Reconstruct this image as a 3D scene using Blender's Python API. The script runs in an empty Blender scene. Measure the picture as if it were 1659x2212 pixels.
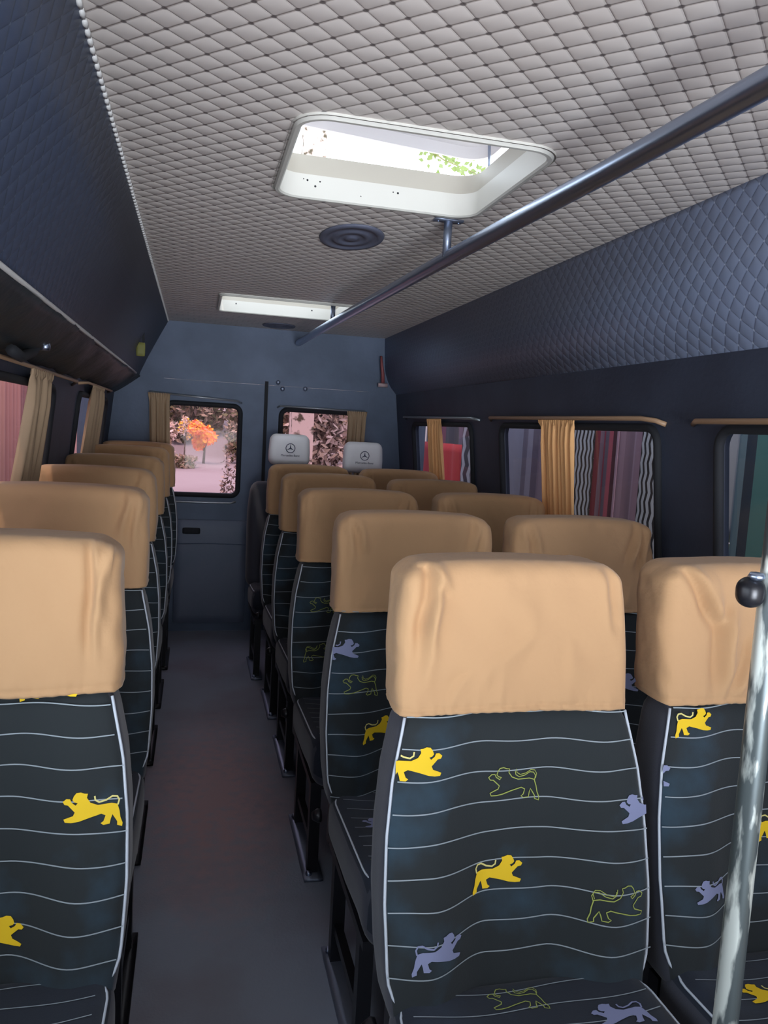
import bpy, bmesh, math, random
from mathutils import Vector, Matrix, noise
from mathutils.geometry import tessellate_polygon
PI = math.pi
SC = bpy.context.scene
COL = SC.collection

# ------------------------------------------------------------------ camera, world, light, exposure
cam_d = bpy.data.cameras.new('camera'); cam = bpy.data.objects.new('camera', cam_d); COL.objects.link(cam)
YAW, PITCH, ROLL, FPX = 0.24286838, -0.10444786, 0.05571737, 1670.0
_f = Vector((math.sin(YAW)*math.cos(PITCH), math.cos(YAW)*math.cos(PITCH), math.sin(PITCH)))
_r = Vector((math.cos(YAW), -math.sin(YAW), 0)); _u = _r.cross(_f)
_r2 = _r*math.cos(ROLL)+_u*math.sin(ROLL); _u2 = -_r*math.sin(ROLL)+_u*math.cos(ROLL)
cam.matrix_world = Matrix(((_r2.x, _u2.x, -_f.x, 0), (_r2.y, _u2.y, -_f.y, 0), (_r2.z, _u2.z, -_f.z, 1.35), (0, 0, 0, 1)))
cam_d.sensor_fit = 'VERTICAL'; cam_d.sensor_height = 24.0; cam_d.lens = 24.0*FPX/2212.0
cam_d.clip_start = 0.02; cam_d.clip_end = 500
SC.camera = cam

world = bpy.data.worlds.new('world'); SC.world = world; world.use_nodes = True
wn = world.node_tree; bg = wn.nodes['Background']
SKY_COL, SKY_STR = (0.80, 0.90, 1.0, 1), 5.0
bg.inputs[0].default_value = SKY_COL; bg.inputs[1].default_value = SKY_STR

sun_d = bpy.data.lights.new('sun', 'SUN'); sun_d.energy = 5.0; sun_d.angle = 0.03; sun_d.color = (1, .86, .68)
sun = bpy.data.objects.new('sun', sun_d); COL.objects.link(sun)
sun.rotation_euler = Vector((-0.22, -0.38, 1.0)).to_track_quat('Z', 'Y').to_euler()

def area(name, loc, direction, sx, sy, power, color):
    d = bpy.data.lights.new(name, 'AREA'); d.shape = 'RECTANGLE'; d.size = sx; d.size_y = sy; d.energy = power; d.color = color
    o = bpy.data.objects.new(name, d); COL.objects.link(o); o.location = loc
    o.rotation_euler = Vector(direction).to_track_quat('-Z', 'Y').to_euler(); return o
# daylight through the windscreen and the open side door, both behind the camera, plus an added fill
area('windscreen_daylight', (0.45, -1.21, 1.48), (0, 1, 0.0), 1.5, 0.5, 8, (.92, .94, 1.0))
deep = area('rear_ceiling_fill', (0.45, -1.20, 1.02), (0, 1, 0.24), 1.3, 0.7, 12, (.86, .92, 1.0)); deep.data.spread = math.radians(50)  # added fill lamp, lifts the far ceiling and the rear rows
area('side_door_daylight', (1.30, -0.15, 1.0), (-0.75, 0.6, 0.15), 0.7, 1.3, 2.2, (1.0, .90, .78))

SC.view_settings.view_transform = 'Standard'; SC.view_settings.look = 'None'
SC.view_settings.gamma = 1.0; SC.view_settings.use_curve_mapping = False
SC.view_settings.exposure = 0.0

# ------------------------------------------------------------------ helpers
def srgb(r, g, b):
    f = lambda c: (c/255/12.92) if c/255 <= .04045 else ((c/255+.055)/1.055)**2.4
    return (f(r), f(g), f(b), 1)

def mat(name, col, rough=.6, metal=0, bump=None, sheen=0, spec=None, var=None):
    """bump = (scale, strength, distance); var = (scale, second colour, lo, hi) mixes a noise-shaped second colour"""
    m = bpy.data.materials.new(name); m.use_nodes = True; nt = m.node_tree; b = nt.nodes['Principled BSDF']
    b.inputs['Base Color'].default_value = col; b.inputs['Roughness'].default_value = rough; b.inputs['Metallic'].default_value = metal
    if spec is not None: b.inputs['Specular IOR Level'].default_value = spec
    if sheen: b.inputs['Sheen Weight'].default_value = sheen
    tc = nt.nodes.new('ShaderNodeTexCoord')
    if bump:
        n = nt.nodes.new('ShaderNodeTexNoise'); n.inputs['Scale'].default_value = bump[0]; n.inputs['Detail'].default_value = 4
        nt.links.new(tc.outputs['Object'], n.inputs['Vector'])
        bp = nt.nodes.new('ShaderNodeBump'); bp.inputs['Strength'].default_value = bump[1]; bp.inputs['Distance'].default_value = bump[2]
        nt.links.new(n.outputs['Fac'], bp.inputs['Height']); nt.links.new(bp.outputs[0], b.inputs['Normal'])
    if var:
        n = nt.nodes.new('ShaderNodeTexNoise'); n.inputs['Scale'].default_value = var[0]; n.inputs['Detail'].default_value = 5
        nt.links.new(tc.outputs['Object'], n.inputs['Vector'])
        mr = nt.nodes.new('ShaderNodeMapRange'); mr.inputs['From Min'].default_value = var[2]; mr.inputs['From Max'].default_value = var[3]
        nt.links.new(n.outputs['Fac'], mr.inputs['Value'])
        mx = nt.nodes.new('ShaderNodeMix'); mx.data_type = 'RGBA'
        mx.inputs[6].default_value = col; mx.inputs[7].default_value = var[1]
        nt.links.new(mr.outputs[0], mx.inputs[0]); nt.links.new(mx.outputs[2], b.inputs['Base Color'])
    return m

def link(o, parent=None):
    COL.objects.link(o)
    if parent is not None: o.parent = parent
    return o

def mesh_obj(name, verts, faces, mats, parent=None, smooth=True, mi=None):
    me = bpy.data.meshes.new(name); me.from_pydata([tuple(v) for v in verts], [], faces)
    for m in (mats if isinstance(mats, (list, tuple)) else [mats]): me.materials.append(m)
    if mi: me.polygons.foreach_set('material_index', mi)
    if smooth: me.polygons.foreach_set('use_smooth', [True]*len(me.polygons))
    me.update()
    return link(bpy.data.objects.new(name, me), parent)

def empty(name, loc=(0, 0, 0)):
    o = bpy.data.objects.new(name, None); o.empty_display_size = .1; o.location = loc; COL.objects.link(o); return o

def tag(o, label, cat, group=None):
    o['label'] = label; o['category'] = cat
    if group: o['group'] = group
    return o
def struct(o): o['kind'] = 'structure'; return o

class MB:
    """collects simple shapes into one mesh"""
    def __init__(s): s.v = []; s.f = []; s.mi = []
    def add(s, v, f, m=0):
        b = len(s.v); s.v += [tuple(x) for x in v]; s.f += [tuple(i+b for i in q) for q in f]; s.mi += [m]*len(f); return s
    def box(s, c, h, m=0, rot=None):
        v = [Vector((x, y, z)) for x in (-h[0], h[0]) for y in (-h[1], h[1]) for z in (-h[2], h[2])]
        if rot: v = [rot @ q for q in v]
        v = [q+Vector(c) for q in v]
        return s.add(v, [(0, 1, 3, 2), (4, 6, 7, 5), (0, 4, 5, 1), (2, 3, 7, 6), (0, 2, 6, 4), (1, 5, 7, 3)], m)
    def rbox(s, half, r, n, c=(0, 0, 0), m=0, fn=None, seg=None):
        v, f = roundbox(half, r, n); v = [q+Vector(c) for q in v]
        if fn: v = [fn(q) for q in v]
        return s.add(v, f, m)
    def tube(s, pts, r, n=8, m=0, closed=False):
        P = [Vector(p) for p in pts]; L = len(P); base = len(s.v); prev = None
        for i, p in enumerate(P):
            a = P[(i-1) % L] if (closed or i > 0) else p; b = P[(i+1) % L] if (closed or i < L-1) else p
            t = (b-a).normalized()
            if prev is None: prev = t.orthogonal().normalized()
            prev = (prev-t*prev.dot(t)).normalized(); q = t.cross(prev)
            rr = r[i] if isinstance(r, (list, tuple)) else r
            for k in range(n):
                an = 2*PI*k/n; s.v.append(tuple(p+(prev*math.cos(an)+q*math.sin(an))*rr))
        for i in range(L if closed else L-1):
            for k in range(n):
                j = (i+1) % L
                s.f.append((base+i*n+k, base+i*n+(k+1) % n, base+j*n+(k+1) % n, base+j*n+k)); s.mi.append(m)
        if not closed:
            s.f.append(tuple(base+k for k in range(n))[::-1]); s.mi.append(m)
            s.f.append(tuple(base+(L-1)*n+k for k in range(n))); s.mi.append(m)
        return s
    def lathe(s, prof, c, n=20, m=0, rot=None):
        base = len(s.v)
        for (r, z) in prof:
            for k in range(n):
                q = Vector((r*math.cos(2*PI*k/n), r*math.sin(2*PI*k/n), z))
                if rot: q = rot @ q
                s.v.append(tuple(q+Vector(c)))
        for i in range(len(prof)-1):
            for k in range(n):
                s.f.append((base+i*n+k, base+i*n+(k+1) % n, base+(i+1)*n+(k+1) % n, base+(i+1)*n+k)); s.mi.append(m)
        s.f.append(tuple(base+k for k in range(n))[::-1]); s.mi.append(m)
        s.f.append(tuple(base+(len(prof)-1)*n+k for k in range(n))); s.mi.append(m)
        return s
    def obj(s, name, mats, parent=None, smooth=True):
        return mesh_obj(name, s.v, s.f, mats, parent, smooth, s.mi)

def flat_edges(o, ang=35):
    """smooth shading with hard edges above the angle"""
    me = o.data; bm = bmesh.new(); bm.from_mesh(me)
    for e in bm.edges:
        if len(e.link_faces) == 2 and e.calc_face_angle(0) > math.radians(ang): e.smooth = False
    bm.to_mesh(me); bm.free(); return o

def roundbox(half, r, n):
    """box with rounded edges, all six faces gridded n=(nx,ny,nz); returns verts, faces"""
    idx = {}; verts = []; faces = []
    def vid(i, j, k):
        key = (i, j, k)
        if key not in idx:
            p = [(-1+2*t/nn)*h for t, nn, h in zip(key, n, half)]
            inn = [max(-(h-r), min(h-r, c)) for c, h in zip(p, half)]
            d = Vector([a-b for a, b in zip(p, inn)])
            q = Vector(inn)
            if d.length > 1e-9: q = q+d.normalized()*r*min(1, max(abs(c) for c in d)/r)
            idx[key] = len(verts); verts.append(q)
        return idx[key]
    nx, ny, nz = n
    for i in range(nx):
        for j in range(ny):
            faces.append((vid(i, j, 0), vid(i, j+1, 0), vid(i+1, j+1, 0), vid(i+1, j, 0)))
            faces.append((vid(i, j, nz), vid(i+1, j, nz), vid(i+1, j+1, nz), vid(i, j+1, nz)))
    for i in range(nx):
        for k in range(nz):
            faces.append((vid(i, 0, k), vid(i+1, 0, k), vid(i+1, 0, k+1), vid(i, 0, k+1)))
            faces.append((vid(i, ny, k), vid(i, ny, k+1), vid(i+1, ny, k+1), vid(i+1, ny, k)))
    for j in range(ny):
        for k in range(nz):
            faces.append((vid(0, j, k), vid(0, j, k+1), vid(0, j+1, k+1), vid(0, j+1, k)))
            faces.append((vid(nx, j, k), vid(nx, j+1, k), vid(nx, j+1, k+1), vid(nx, j, k+1)))
    return verts, faces

def rrect(x0, x1, y0, y1, r, n=6):
    pts = []
    for cx, cy, a in ((x1-r, y0+r, -PI/2), (x1-r, y1-r, 0), (x0+r, y1-r, PI/2), (x0+r, y0+r, PI)):
        for i in range(n+1):
            t = a+PI/2*i/n; pts.append((cx+r*math.cos(t), cy+r*math.sin(t)))
    return pts

def plate(name, outer, holes, th, fn, mats, parent=None):
    """flat sheet with holes and thickness; fn maps (a, b, c) to space, c = -th..0"""
    cu = bpy.data.curves.new('tmp', 'CURVE'); cu.dimensions = '2D'; cu.fill_mode = 'BOTH'; cu.extrude = th/2
    for loop in [outer]+holes:
        sp = cu.splines.new('POLY'); sp.points.add(len(loop)-1); sp.use_cyclic_u = True
        for i, (a, b) in enumerate(loop): sp.points[i].co = (a, b, 0, 1)
    co = bpy.data.objects.new('tmp', cu)
    me = bpy.data.meshes.new_from_object(co); bpy.data.objects.remove(co); bpy.data.curves.remove(cu)
    bm = bmesh.new(); bm.from_mesh(me); bmesh.ops.remove_doubles(bm, verts=bm.verts, dist=1e-5)
    for v in bm.verts: v.co = fn(v.co.x, v.co.y, v.co.z-th/2)
    bmesh.ops.recalc_face_normals(bm, faces=bm.faces); bm.to_mesh(me); bm.free()
    me.name = name; me.materials.clear()
    for m in (mats if isinstance(mats, (list, tuple)) else [mats]): me.materials.append(m)
    return link(bpy.data.objects.new(name, me), parent)

def sweep(name, prof, y0, y1, th, m, parent=None, ny=1):
    """profile in (x, z) extruded along y, given thickness outward"""
    o = mesh_obj(name, [(x, y0+(y1-y0)*j/ny, z) for j in range(ny+1) for x, z in prof],
                 [(j*len(prof)+i, j*len(prof)+i+1, (j+1)*len(prof)+i+1, (j+1)*len(prof)+i) for j in range(ny) for i in range(len(prof)-1)], m, parent)
    md = o.modifiers.new('thickness', 'SOLIDIFY'); md.thickness = th; md.offset = 0
    return o

# ------------------------------------------------------------------ materials
def quilt_mat(name, col, line, dot, cell, rough, bump, axes='XY', linew=.05, dotr=.13, amp=1.0):
    m = bpy.data.materials.new(name); m.use_nodes = True; nt = m.node_tree; b = nt.nodes['Principled BSDF']; N = nt.nodes.new; L = nt.links.new
    b.inputs['Roughness'].default_value = rough
    tc = N('ShaderNodeTexCoord'); sp = N('ShaderNodeSeparateXYZ'); L(tc.outputs['Object'], sp.inputs[0])
    A, B = sp.outputs[axes[0]], sp.outputs[axes[1]]
    def M(op, a, c=None, v=None):
        n = N('ShaderNodeMath'); n.operation = op
        for i, x in enumerate((a, c)):
            if x is None: continue
            if isinstance(x, (int, float)): n.inputs[i].default_value = x
            else: L(x, n.inputs[i])
        return n.outputs[0]
    k = 1/(cell*math.sqrt(2))
    p = M('MULTIPLY', M('ADD', A, B), k); q = M('MULTIPLY', M('SUBTRACT', A, B), k)
    dp = M('ABSOLUTE', M('SUBTRACT', M('FRACT', p), .5)); dq = M('ABSOLUTE', M('SUBTRACT', M('FRACT', q), .5))   # .5 at seams
    ep = M('SUBTRACT', .5, dp); eq = M('SUBTRACT', .5, dq)     # distance to a seam in cells
    seam = M('MINIMUM', ep, eq)
    rad = M('SQRT', M('ADD', M('MULTIPLY', ep, ep), M('MULTIPLY', eq, eq)))
    h = M('MULTIPLY', M('POWER', M('MULTIPLY', M('SINE', M('MULTIPLY', ep, PI)), 1.0), .5), M('POWER', M('SINE', M('MULTIPLY', eq, PI)), .5))
    bp = N('ShaderNodeBump'); bp.inputs['Strength'].default_value = 1; bp.inputs['Distance'].default_value = bump; L(h, bp.inputs['Height']); L(bp.outputs[0], b.inputs['Normal'])
    def lt(x, e0, e1):
        n = N('ShaderNodeMapRange'); n.inputs['From Min'].default_value = e0; n.inputs['From Max'].default_value = e1
        n.inputs['To Min'].default_value = 1; n.inputs['To Max'].default_value = 0; L(x, n.inputs['Value']); return n.outputs[0]
    sl = M('MULTIPLY', lt(ep, linew*.6, linew*1.4), amp); sl2 = M('MULTIPLY', lt(eq, linew*.6, linew*1.4), amp*.45); dt = lt(rad, dotr*.6, dotr)
    mx = N('ShaderNodeMix'); mx.data_type = 'RGBA'; mx.inputs[6].default_value = col; mx.inputs[7].default_value = line; L(M('MAXIMUM', sl, sl2), mx.inputs[0])
    mx2 = N('ShaderNodeMix'); mx2.data_type = 'RGBA'; L(mx.outputs[2], mx2.inputs[6]); mx2.inputs[7].default_value = dot; L(dt, mx2.inputs[0])
    L(mx2.outputs[2], b.inputs['Base Color'])
    return m

M_ceil = quilt_mat('quilted_beige_vinyl', srgb(226, 218, 212), srgb(172, 162, 156), srgb(108, 100, 98), .0445, .5, .0025)
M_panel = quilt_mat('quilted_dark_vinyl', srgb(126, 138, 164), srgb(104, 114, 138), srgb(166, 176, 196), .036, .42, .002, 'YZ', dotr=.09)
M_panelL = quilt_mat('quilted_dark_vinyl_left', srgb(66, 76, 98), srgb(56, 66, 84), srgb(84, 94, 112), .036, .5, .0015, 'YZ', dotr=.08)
M_trim = mat('beaded_trim', srgb(222, 222, 220), .35)
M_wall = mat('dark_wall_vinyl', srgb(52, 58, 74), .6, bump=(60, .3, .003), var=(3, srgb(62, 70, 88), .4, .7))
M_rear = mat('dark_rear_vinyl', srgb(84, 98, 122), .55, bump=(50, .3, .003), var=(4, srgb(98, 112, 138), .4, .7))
M_duct = mat('crumpled_black_vinyl', srgb(44, 50, 54), .5, bump=(7, .7, .02))
M_floor = mat('dark_floor_mat', srgb(148, 156, 172), .5, bump=(140, .4, .002), var=(2.2, srgb(138, 130, 140), .45, .75))
def worn_patch(m, cx, cy, rx, ry, col):
    nt = m.node_tree; b = nt.nodes['Principled BSDF']; old = b.inputs['Base Color'].links[0].from_socket
    tc = nt.nodes['Texture Coordinate']; mp = nt.nodes.new('ShaderNodeMapping'); mp.vector_type = 'POINT'
    mp.inputs['Location'].default_value = (-cx/rx, -cy/ry, 0); mp.inputs['Scale'].default_value = (1/rx, 1/ry, 1)
    nt.links.new(tc.outputs['Object'], mp.inputs[0]); g = nt.nodes.new('ShaderNodeTexGradient'); g.gradient_type = 'SPHERICAL'; nt.links.new(mp.outputs[0], g.inputs[0])
    n = nt.nodes.new('ShaderNodeTexNoise'); n.inputs['Scale'].default_value = 26; n.inputs['Detail'].default_value = 6; nt.links.new(tc.outputs['Object'], n.inputs['Vector'])
    mu = nt.nodes.new('ShaderNodeMath'); mu.operation = 'MULTIPLY'; nt.links.new(g.outputs['Fac'], mu.inputs[0]); nt.links.new(n.outputs['Fac'], mu.inputs[1])
    mr = nt.nodes.new('ShaderNodeMapRange'); mr.inputs['From Min'].default_value = .08; mr.inputs['From Max'].default_value = .42; nt.links.new(mu.outputs[0], mr.inputs['Value'])
    mx = nt.nodes.new('ShaderNodeMix'); mx.data_type = 'RGBA'; nt.links.new(old, mx.inputs[6]); mx.inputs[7].default_value = col
    nt.links.new(mr.outputs[0], mx.inputs[0]); nt.links.new(mx.outputs[2], b.inputs['Base Color'])
worn_patch(M_floor, .10, 2.75, .36, 1.0, srgb(186, 152, 154))
M_rubber = mat('black_rubber', srgb(30, 32, 38), .8)
M_black = mat('black_painted_metal', srgb(30, 30, 35), .35, metal=.3)
M_door = mat('grey_blue_door_panel', srgb(108, 116, 138), .5, bump=(30, .3, .003), var=(5, srgb(100, 112, 134), .45, .7))
M_chrome = mat('worn_chrome', srgb(176, 190, 214), .33, metal=1)
M_steel = mat('dull_steel', srgb(150, 160, 180), .4, metal=.8)
M_polem = mat('chipped_painted_pole', srgb(84, 92, 94), .38, metal=.55, var=(42, srgb(206, 212, 206), .47, .54))
_n = [n for n in M_polem.node_tree.nodes if n.type == 'TEX_NOISE'][0]; _mp = M_polem.node_tree.nodes.new('ShaderNodeMapping'); _mp.inputs['Scale'].default_value = (1, 1, .22)
M_polem.node_tree.links.new(M_polem.node_tree.nodes['Texture Coordinate'].outputs['Object'], _mp.inputs[0]); M_polem.node_tree.links.new(_mp.outputs[0], _n.inputs['Vector'])
M_white = mat('white_hatch_plastic', srgb(206, 204, 196), .45)
M_cream = mat('cream_hatch_lip', srgb(176, 170, 158), .5)
M_fabric = mat('striped_seat_velvet', srgb(27, 34, 38), .85, bump=(500, .25, .001), sheen=.15, var=(6, srgb(44, 70, 88), .5, .78))  # blue blotches paint in the bluish sheen on the velvet
M_fabric2 = mat('cushion_velvet', srgb(24, 32, 46), .85, bump=(500, .25, .001), sheen=.1, var=(9, srgb(34, 46, 64), .5, .75))
M_side = mat('seat_side_fabric', srgb(52, 54, 66), .8, bump=(400, .3, .001), sheen=.2)
M_stripe = mat('pale_stitched_stripe', srgb(150, 160, 168), .7)
M_yellow = mat('yellow_weave', srgb(236, 196, 24), .75)
M_pale = mat('pale_yellow_weave', srgb(222, 210, 130), .75)
M_grey = mat('lilac_grey_weave', srgb(134, 140, 176), .8)
M_olive = mat('olive_outline_weave', srgb(160, 170, 84), .8)
M_pipe = mat('pale_piping', srgb(196, 204, 216), .5)
M_cover = mat('tan_slipcover_cloth', srgb(188, 148, 108), .85, bump=(24, .45, .007), sheen=.15)
M_coverw = mat('white_headrest_cloth', srgb(250, 250, 255), .8, bump=(200, .2, .001))
M_emb = mat('dark_blue_print', srgb(48, 50, 84), .7)
M_curt = mat('orange_tan_curtain', srgb(250, 192, 132), .85, bump=(120, .2, .002))
M_curtL = mat('olive_tan_curtain', srgb(172, 146, 118), .85, bump=(120, .2, .002))
M_rod = mat('curtain_rod_wood', srgb(176, 142, 112), .4)
M_rodg = mat('curtain_rod_grey', srgb(150, 156, 162), .3, metal=.5)

def glass_mat(name, tint, gloss=.05):
    m = bpy.data.materials.new(name); m.use_nodes = True; nt = m.node_tree
    nt.nodes.remove(nt.nodes['Principled BSDF']); out = nt.nodes['Material Output']
    t = nt.nodes.new('ShaderNodeBsdfTransparent'); t.inputs[0].default_value = tint
    g = nt.nodes.new('ShaderNodeBsdfGlossy'); g.inputs['Roughness'].default_value = .04; g.inputs[0].default_value = (1, 1, 1, 1)
    mx = nt.nodes.new('ShaderNodeMixShader'); mx.inputs[0].default_value = gloss
    nt.links.new(t.outputs[0], mx.inputs[1]); nt.links.new(g.outputs[0], mx.inputs[2]); nt.links.new(mx.outputs[0], out.inputs[0]); return m
M_glass_side = glass_mat('smoked_side_glass', (.27, .25, .27, 1))
M_glass_rear = glass_mat('pink_tinted_rear_glass', (.375, .277, .315, 1), .004)
def translucent_mat(name, col, f=.35):
    m = bpy.data.materials.new(name); m.use_nodes = True; nt = m.node_tree; b = nt.nodes['Principled BSDF']
    b.inputs['Base Color'].default_value = col; b.inputs['Roughness'].default_value = .35
    t = nt.nodes.new('ShaderNodeBsdfTranslucent'); t.inputs[0].default_value = col
    mx = nt.nodes.new('ShaderNodeMixShader'); mx.inputs[0].default_value = f
    nt.links.new(b.outputs[0], mx.inputs[1]); nt.links.new(t.outputs[0], mx.inputs[2]); nt.links.new(mx.outputs[0], nt.nodes['Material Output'].inputs[0]); return m
M_lid = translucent_mat('smoky_hatch_lid', srgb(214, 212, 214), .30)
M_leaf = translucent_mat('green_leaf', srgb(112, 128, 70), .3)

# ------------------------------------------------------------------ the shell of the van
Y0, Y1 = -1.3, 5.02
wallR = lambda z, off=0: 1.28+off+.11*(1.6-z)
wallL = lambda z, off=0: -.49-off-.11*(1.5-z)
H1 = (.183, .716, 1.555, 2.085); H2 = (.10, .735, 3.80, 4.33)
ceil = plate('ceiling', [(-.185, Y0), (1.195, Y0), (1.195, Y1), (-.185, Y1)],
             [rrect(H1[0], H1[1], H1[2], H1[3], .06), rrect(H2[0], H2[1], H2[2], H2[3], .03)], .015,
             lambda a, b, c: Vector((a, b, 1.95-c)), M_ceil); struct(ceil)
fl = MB().box((.43, (Y0+Y1)/2, -.03), (1.08, (Y1-Y0)/2+.02, .03)).obj('floor', M_floor, smooth=False); struct(fl)
# left side: sloping quilted panel, crumpled duct below the rail, wall with windows
def arc(pts, n=6):
    """catmull-rom through points"""
    P = [Vector((a, b, 0)) for a, b in pts]; P = [P[0]*2-P[1]]+P+[P[-1]*2-P[-2]]; out = []
    for i in range(1, len(P)-2):
        for k in range(n):
            t = k/n; a, b, c, d = P[i-1:i+3]
            q = .5*((2*b)+(-a+c)*t+(2*a-5*b+4*c-d)*t*t+(-a+3*b-3*c+d)*t**3); out.append((q.x, q.y))
    out.append((P[-2].x, P[-2].y)); return out
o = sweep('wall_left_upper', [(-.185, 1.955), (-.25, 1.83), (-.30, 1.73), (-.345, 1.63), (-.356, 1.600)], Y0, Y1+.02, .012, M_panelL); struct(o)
def crumple(o, amp, sc):
    me = o.data
    for v in me.vertices:
        n = noise.noise(v.co*sc); v.co.z += amp*n; v.co.x += amp*.5*noise.noise(v.co*sc+Vector((9, 0, 0)))
prof = [(-.348-.152*i/10, 1.606-.109*i/10-.012*math.sin(PI*i/10)) for i in range(11)]
duct = sweep('wall_left_duct', prof, Y0, Y1+.02, .012, M_duct, ny=90); struct(duct); crumple(duct, .022, 6)
LW = {'window_1': (1.55, 2.97), 'window_2': (3.57, 4.62)}
wl = plate('wall_left', [(Y0, 0), (Y1, 0), (Y1, 1.505), (Y0, 1.505)],
           [rrect(-.4, 1.1, .92, 1.44, .05), rrect(LW['window_1'][0], LW['window_1'][1], .92, 1.44, .05), rrect(LW['window_2'][0], LW['window_2'][1], .92, 1.44, .05)], .03,
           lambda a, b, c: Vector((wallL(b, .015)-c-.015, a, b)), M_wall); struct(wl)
# right side: curved quilted panel, dark band, wall with windows
pr = arc([(1.19, 1.955), (1.196, 1.85), (1.203, 1.75), (1.232, 1.665), (1.290, 1.590)])
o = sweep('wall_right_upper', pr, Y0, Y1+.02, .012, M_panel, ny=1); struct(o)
RW = {'window_3': (3.57, 4.62), 'window_4': (2.0, 3.20), 'window_5': (.55, 1.735)}
wr = plate('wall_right', [(Y0, 0), (Y1, 0), (Y1, 1.60), (Y0, 1.60)],
           [rrect(a, b, .90, 1.405, .05) for a, b in RW.values()]+[rrect(-.55, .25, .12, 1.50, .05)], .03,
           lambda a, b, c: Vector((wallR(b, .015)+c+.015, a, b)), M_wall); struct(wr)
# rear wall and its two doors
D1 = (-.20, .425); D2 = (.432, 1.10)
rw = plate('wall_rear', [(-.70, 0), (1.50, 0), (1.50, 1.97), (-.70, 1.97)], [[(D1[0], .01), (D2[1], .01), (D2[1], 1.60), (D1[0], 1.60)]], .04,
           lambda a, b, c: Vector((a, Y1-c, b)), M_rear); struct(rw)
def rear_door(name, x0, x1, wx0, wx1, side):
    d = plate(name, [(x0, .012), (x1, .012), (x1, 1.598), (x0, 1.598)], [rrect(wx0, wx1, .895, 1.44, .035)], .045, lambda a, b, c: Vector((a, Y1+.004-c, b)), M_rear); struct(d)
    for loop, zc in ((1, 0),):
        pts = [(a, Y1-.002, b) for a, b in rrect(wx0-.012, wx1+.012, .883, 1.452, .045)]
        MB().tube(pts, .016, 8, closed=True).obj('window_seal', M_rubber, d)
    mesh_obj('glass', [(wx0-.005, Y1+.03, .89), (wx1+.005, Y1+.03, .89), (wx1+.005, Y1+.03, 1.445), (wx0-.005, Y1+.03, 1.445)], [(0, 1, 2, 3)], M_glass_rear, d, False)
    px0, px1 = (x0+.09, x1-.085) if side < 0 else (x0+.08, x1-.09)
    p = MB().rbox(((px1-px0)/2, .012, .335), .011, (10, 3, 12), ((px0+px1)/2, Y1-.008, .39)).obj('lower_panel', M_door, d)
    MB().tube([(px0+.01, Y1-.021, .57), ((px0+px1)/2, Y1-.021, .575), (px1-.01, Y1-.021, .57)], .003, 6).obj('seam', M_rear, p)
    h = MB().rbox((.055, .012, .02), .008, (6, 3, 4), (px0+.10 if side < 0 else px1-.1, Y1-.03, .655)).obj('handle', M_rubber, d)
    MB().tube([(wx0+.01, Y1-.03, .845), (wx0+.03, Y1-.036, .838), (wx1-.03, Y1-.036, .838), (wx1, Y1-.03, .85)], .006, 8).obj('lower_bar', M_rodg, d)
    return d
d1 = rear_door('door_1', D1[0], D1[1], -.17, .258, -1)
d2 = rear_door('door_2', D2[0], D2[1], .54, 1.045, 1)
MB().box((.428, Y1-.012, .82), (.010, .008, .80)).obj('centre_seal', M_rubber, d1, False)
# small fittings over the doors
for i, (x, z) in enumerate(((.50, 1.62), (.53, 1.58), (.675, 1.59))):
    b = MB().lathe([(.006, -.012), (.014, -.010), (.014, 0), (.008, .008)], (x, Y1-.012, z), 12, rot=Matrix.Rotation(PI/2, 3, 'X')).obj('door_catch', M_steel)
    tag(b, ['small metal catch above the right rear door, leftmost and highest of the three', 'small metal catch above the right rear door, lowest of the three', 'small metal catch above the right rear door, rightmost of the three'][i], 'catch', 'metal catches above the right rear door')
# front end behind the camera: partition with the windscreen opening
fr = plate('wall_front', [(-.75, 0), (1.6, 0), (1.6, 1.97), (-.75, 1.97)], [rrect(-.35, 1.25, .92, 1.75, .08)], .04, lambda a, b, c: Vector((a, Y0+c, b)), M_wall); struct(fr)
M_glass_front = glass_mat('sky_dimming_glass', (.15, .15, .15, 1), .03)  # tinted this dark to hold back sky light from the front
mesh_obj('dimming_glass', [(-.37, Y0+.05, .90), (1.27, Y0+.05, .90), (1.27, Y0+.05, 1.77), (-.37, Y0+.05, 1.77)], [(0, 1, 2, 3)], M_glass_front, fr, False)
mesh_obj('dimming_glass', [(wallR(z)+.016, y, z) for y, z in ((-.56, .11), (.26, .11), (.26, 1.51), (-.56, 1.51))], [(0, 1, 2, 3)], M_glass_front, wr, False)  # unseen pane added across the door opening to dim the sky
# bead trims at the two edges of the ceiling
for nm, x, z in (('trim_1', 1.193, 1.944), ('trim_2', -.183, 1.944)):
    b = MB(); n = 210 if nm == 'trim_1' else 210
    for i in range(n):
        y = Y0+.02+(Y1-Y0-.04)*i/n; L = (Y1-Y0)/n*.42
        b.rbox((.005, L, .005), .004, (2, 2, 2), (x, y+L, z))
    struct(b.obj(nm, M_trim))
# dark lower rail channel along the left panel edge
def win(name, y0, y1, z0, z1, wallf, sgn):
    pts = [(wallf(b)-sgn*.004, a, b) for a, b in rrect(y0+.003, y1-.003, z0+.003, z1-.003, .05)]
    fr = MB().tube(pts, .013, 8, closed=True).obj(name, M_rubber); struct(fr)
    mesh_obj('glass', [(wallf(z)+sgn*.016, y, z) for y, z in ((y0-.003, z0-.003), (y1+.003, z0-.003), (y1+.003, z1+.003), (y0-.003, z1+.003))], [(0, 1, 2, 3)], M_glass_side, fr, False)
    return fr
for k, (a, b) in LW.items(): win(k, a, b, .92, 1.44, wallL, -1)
for k, (a, b) in RW.items(): win(k, a, b, .90, 1.405, wallR, 1)

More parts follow.
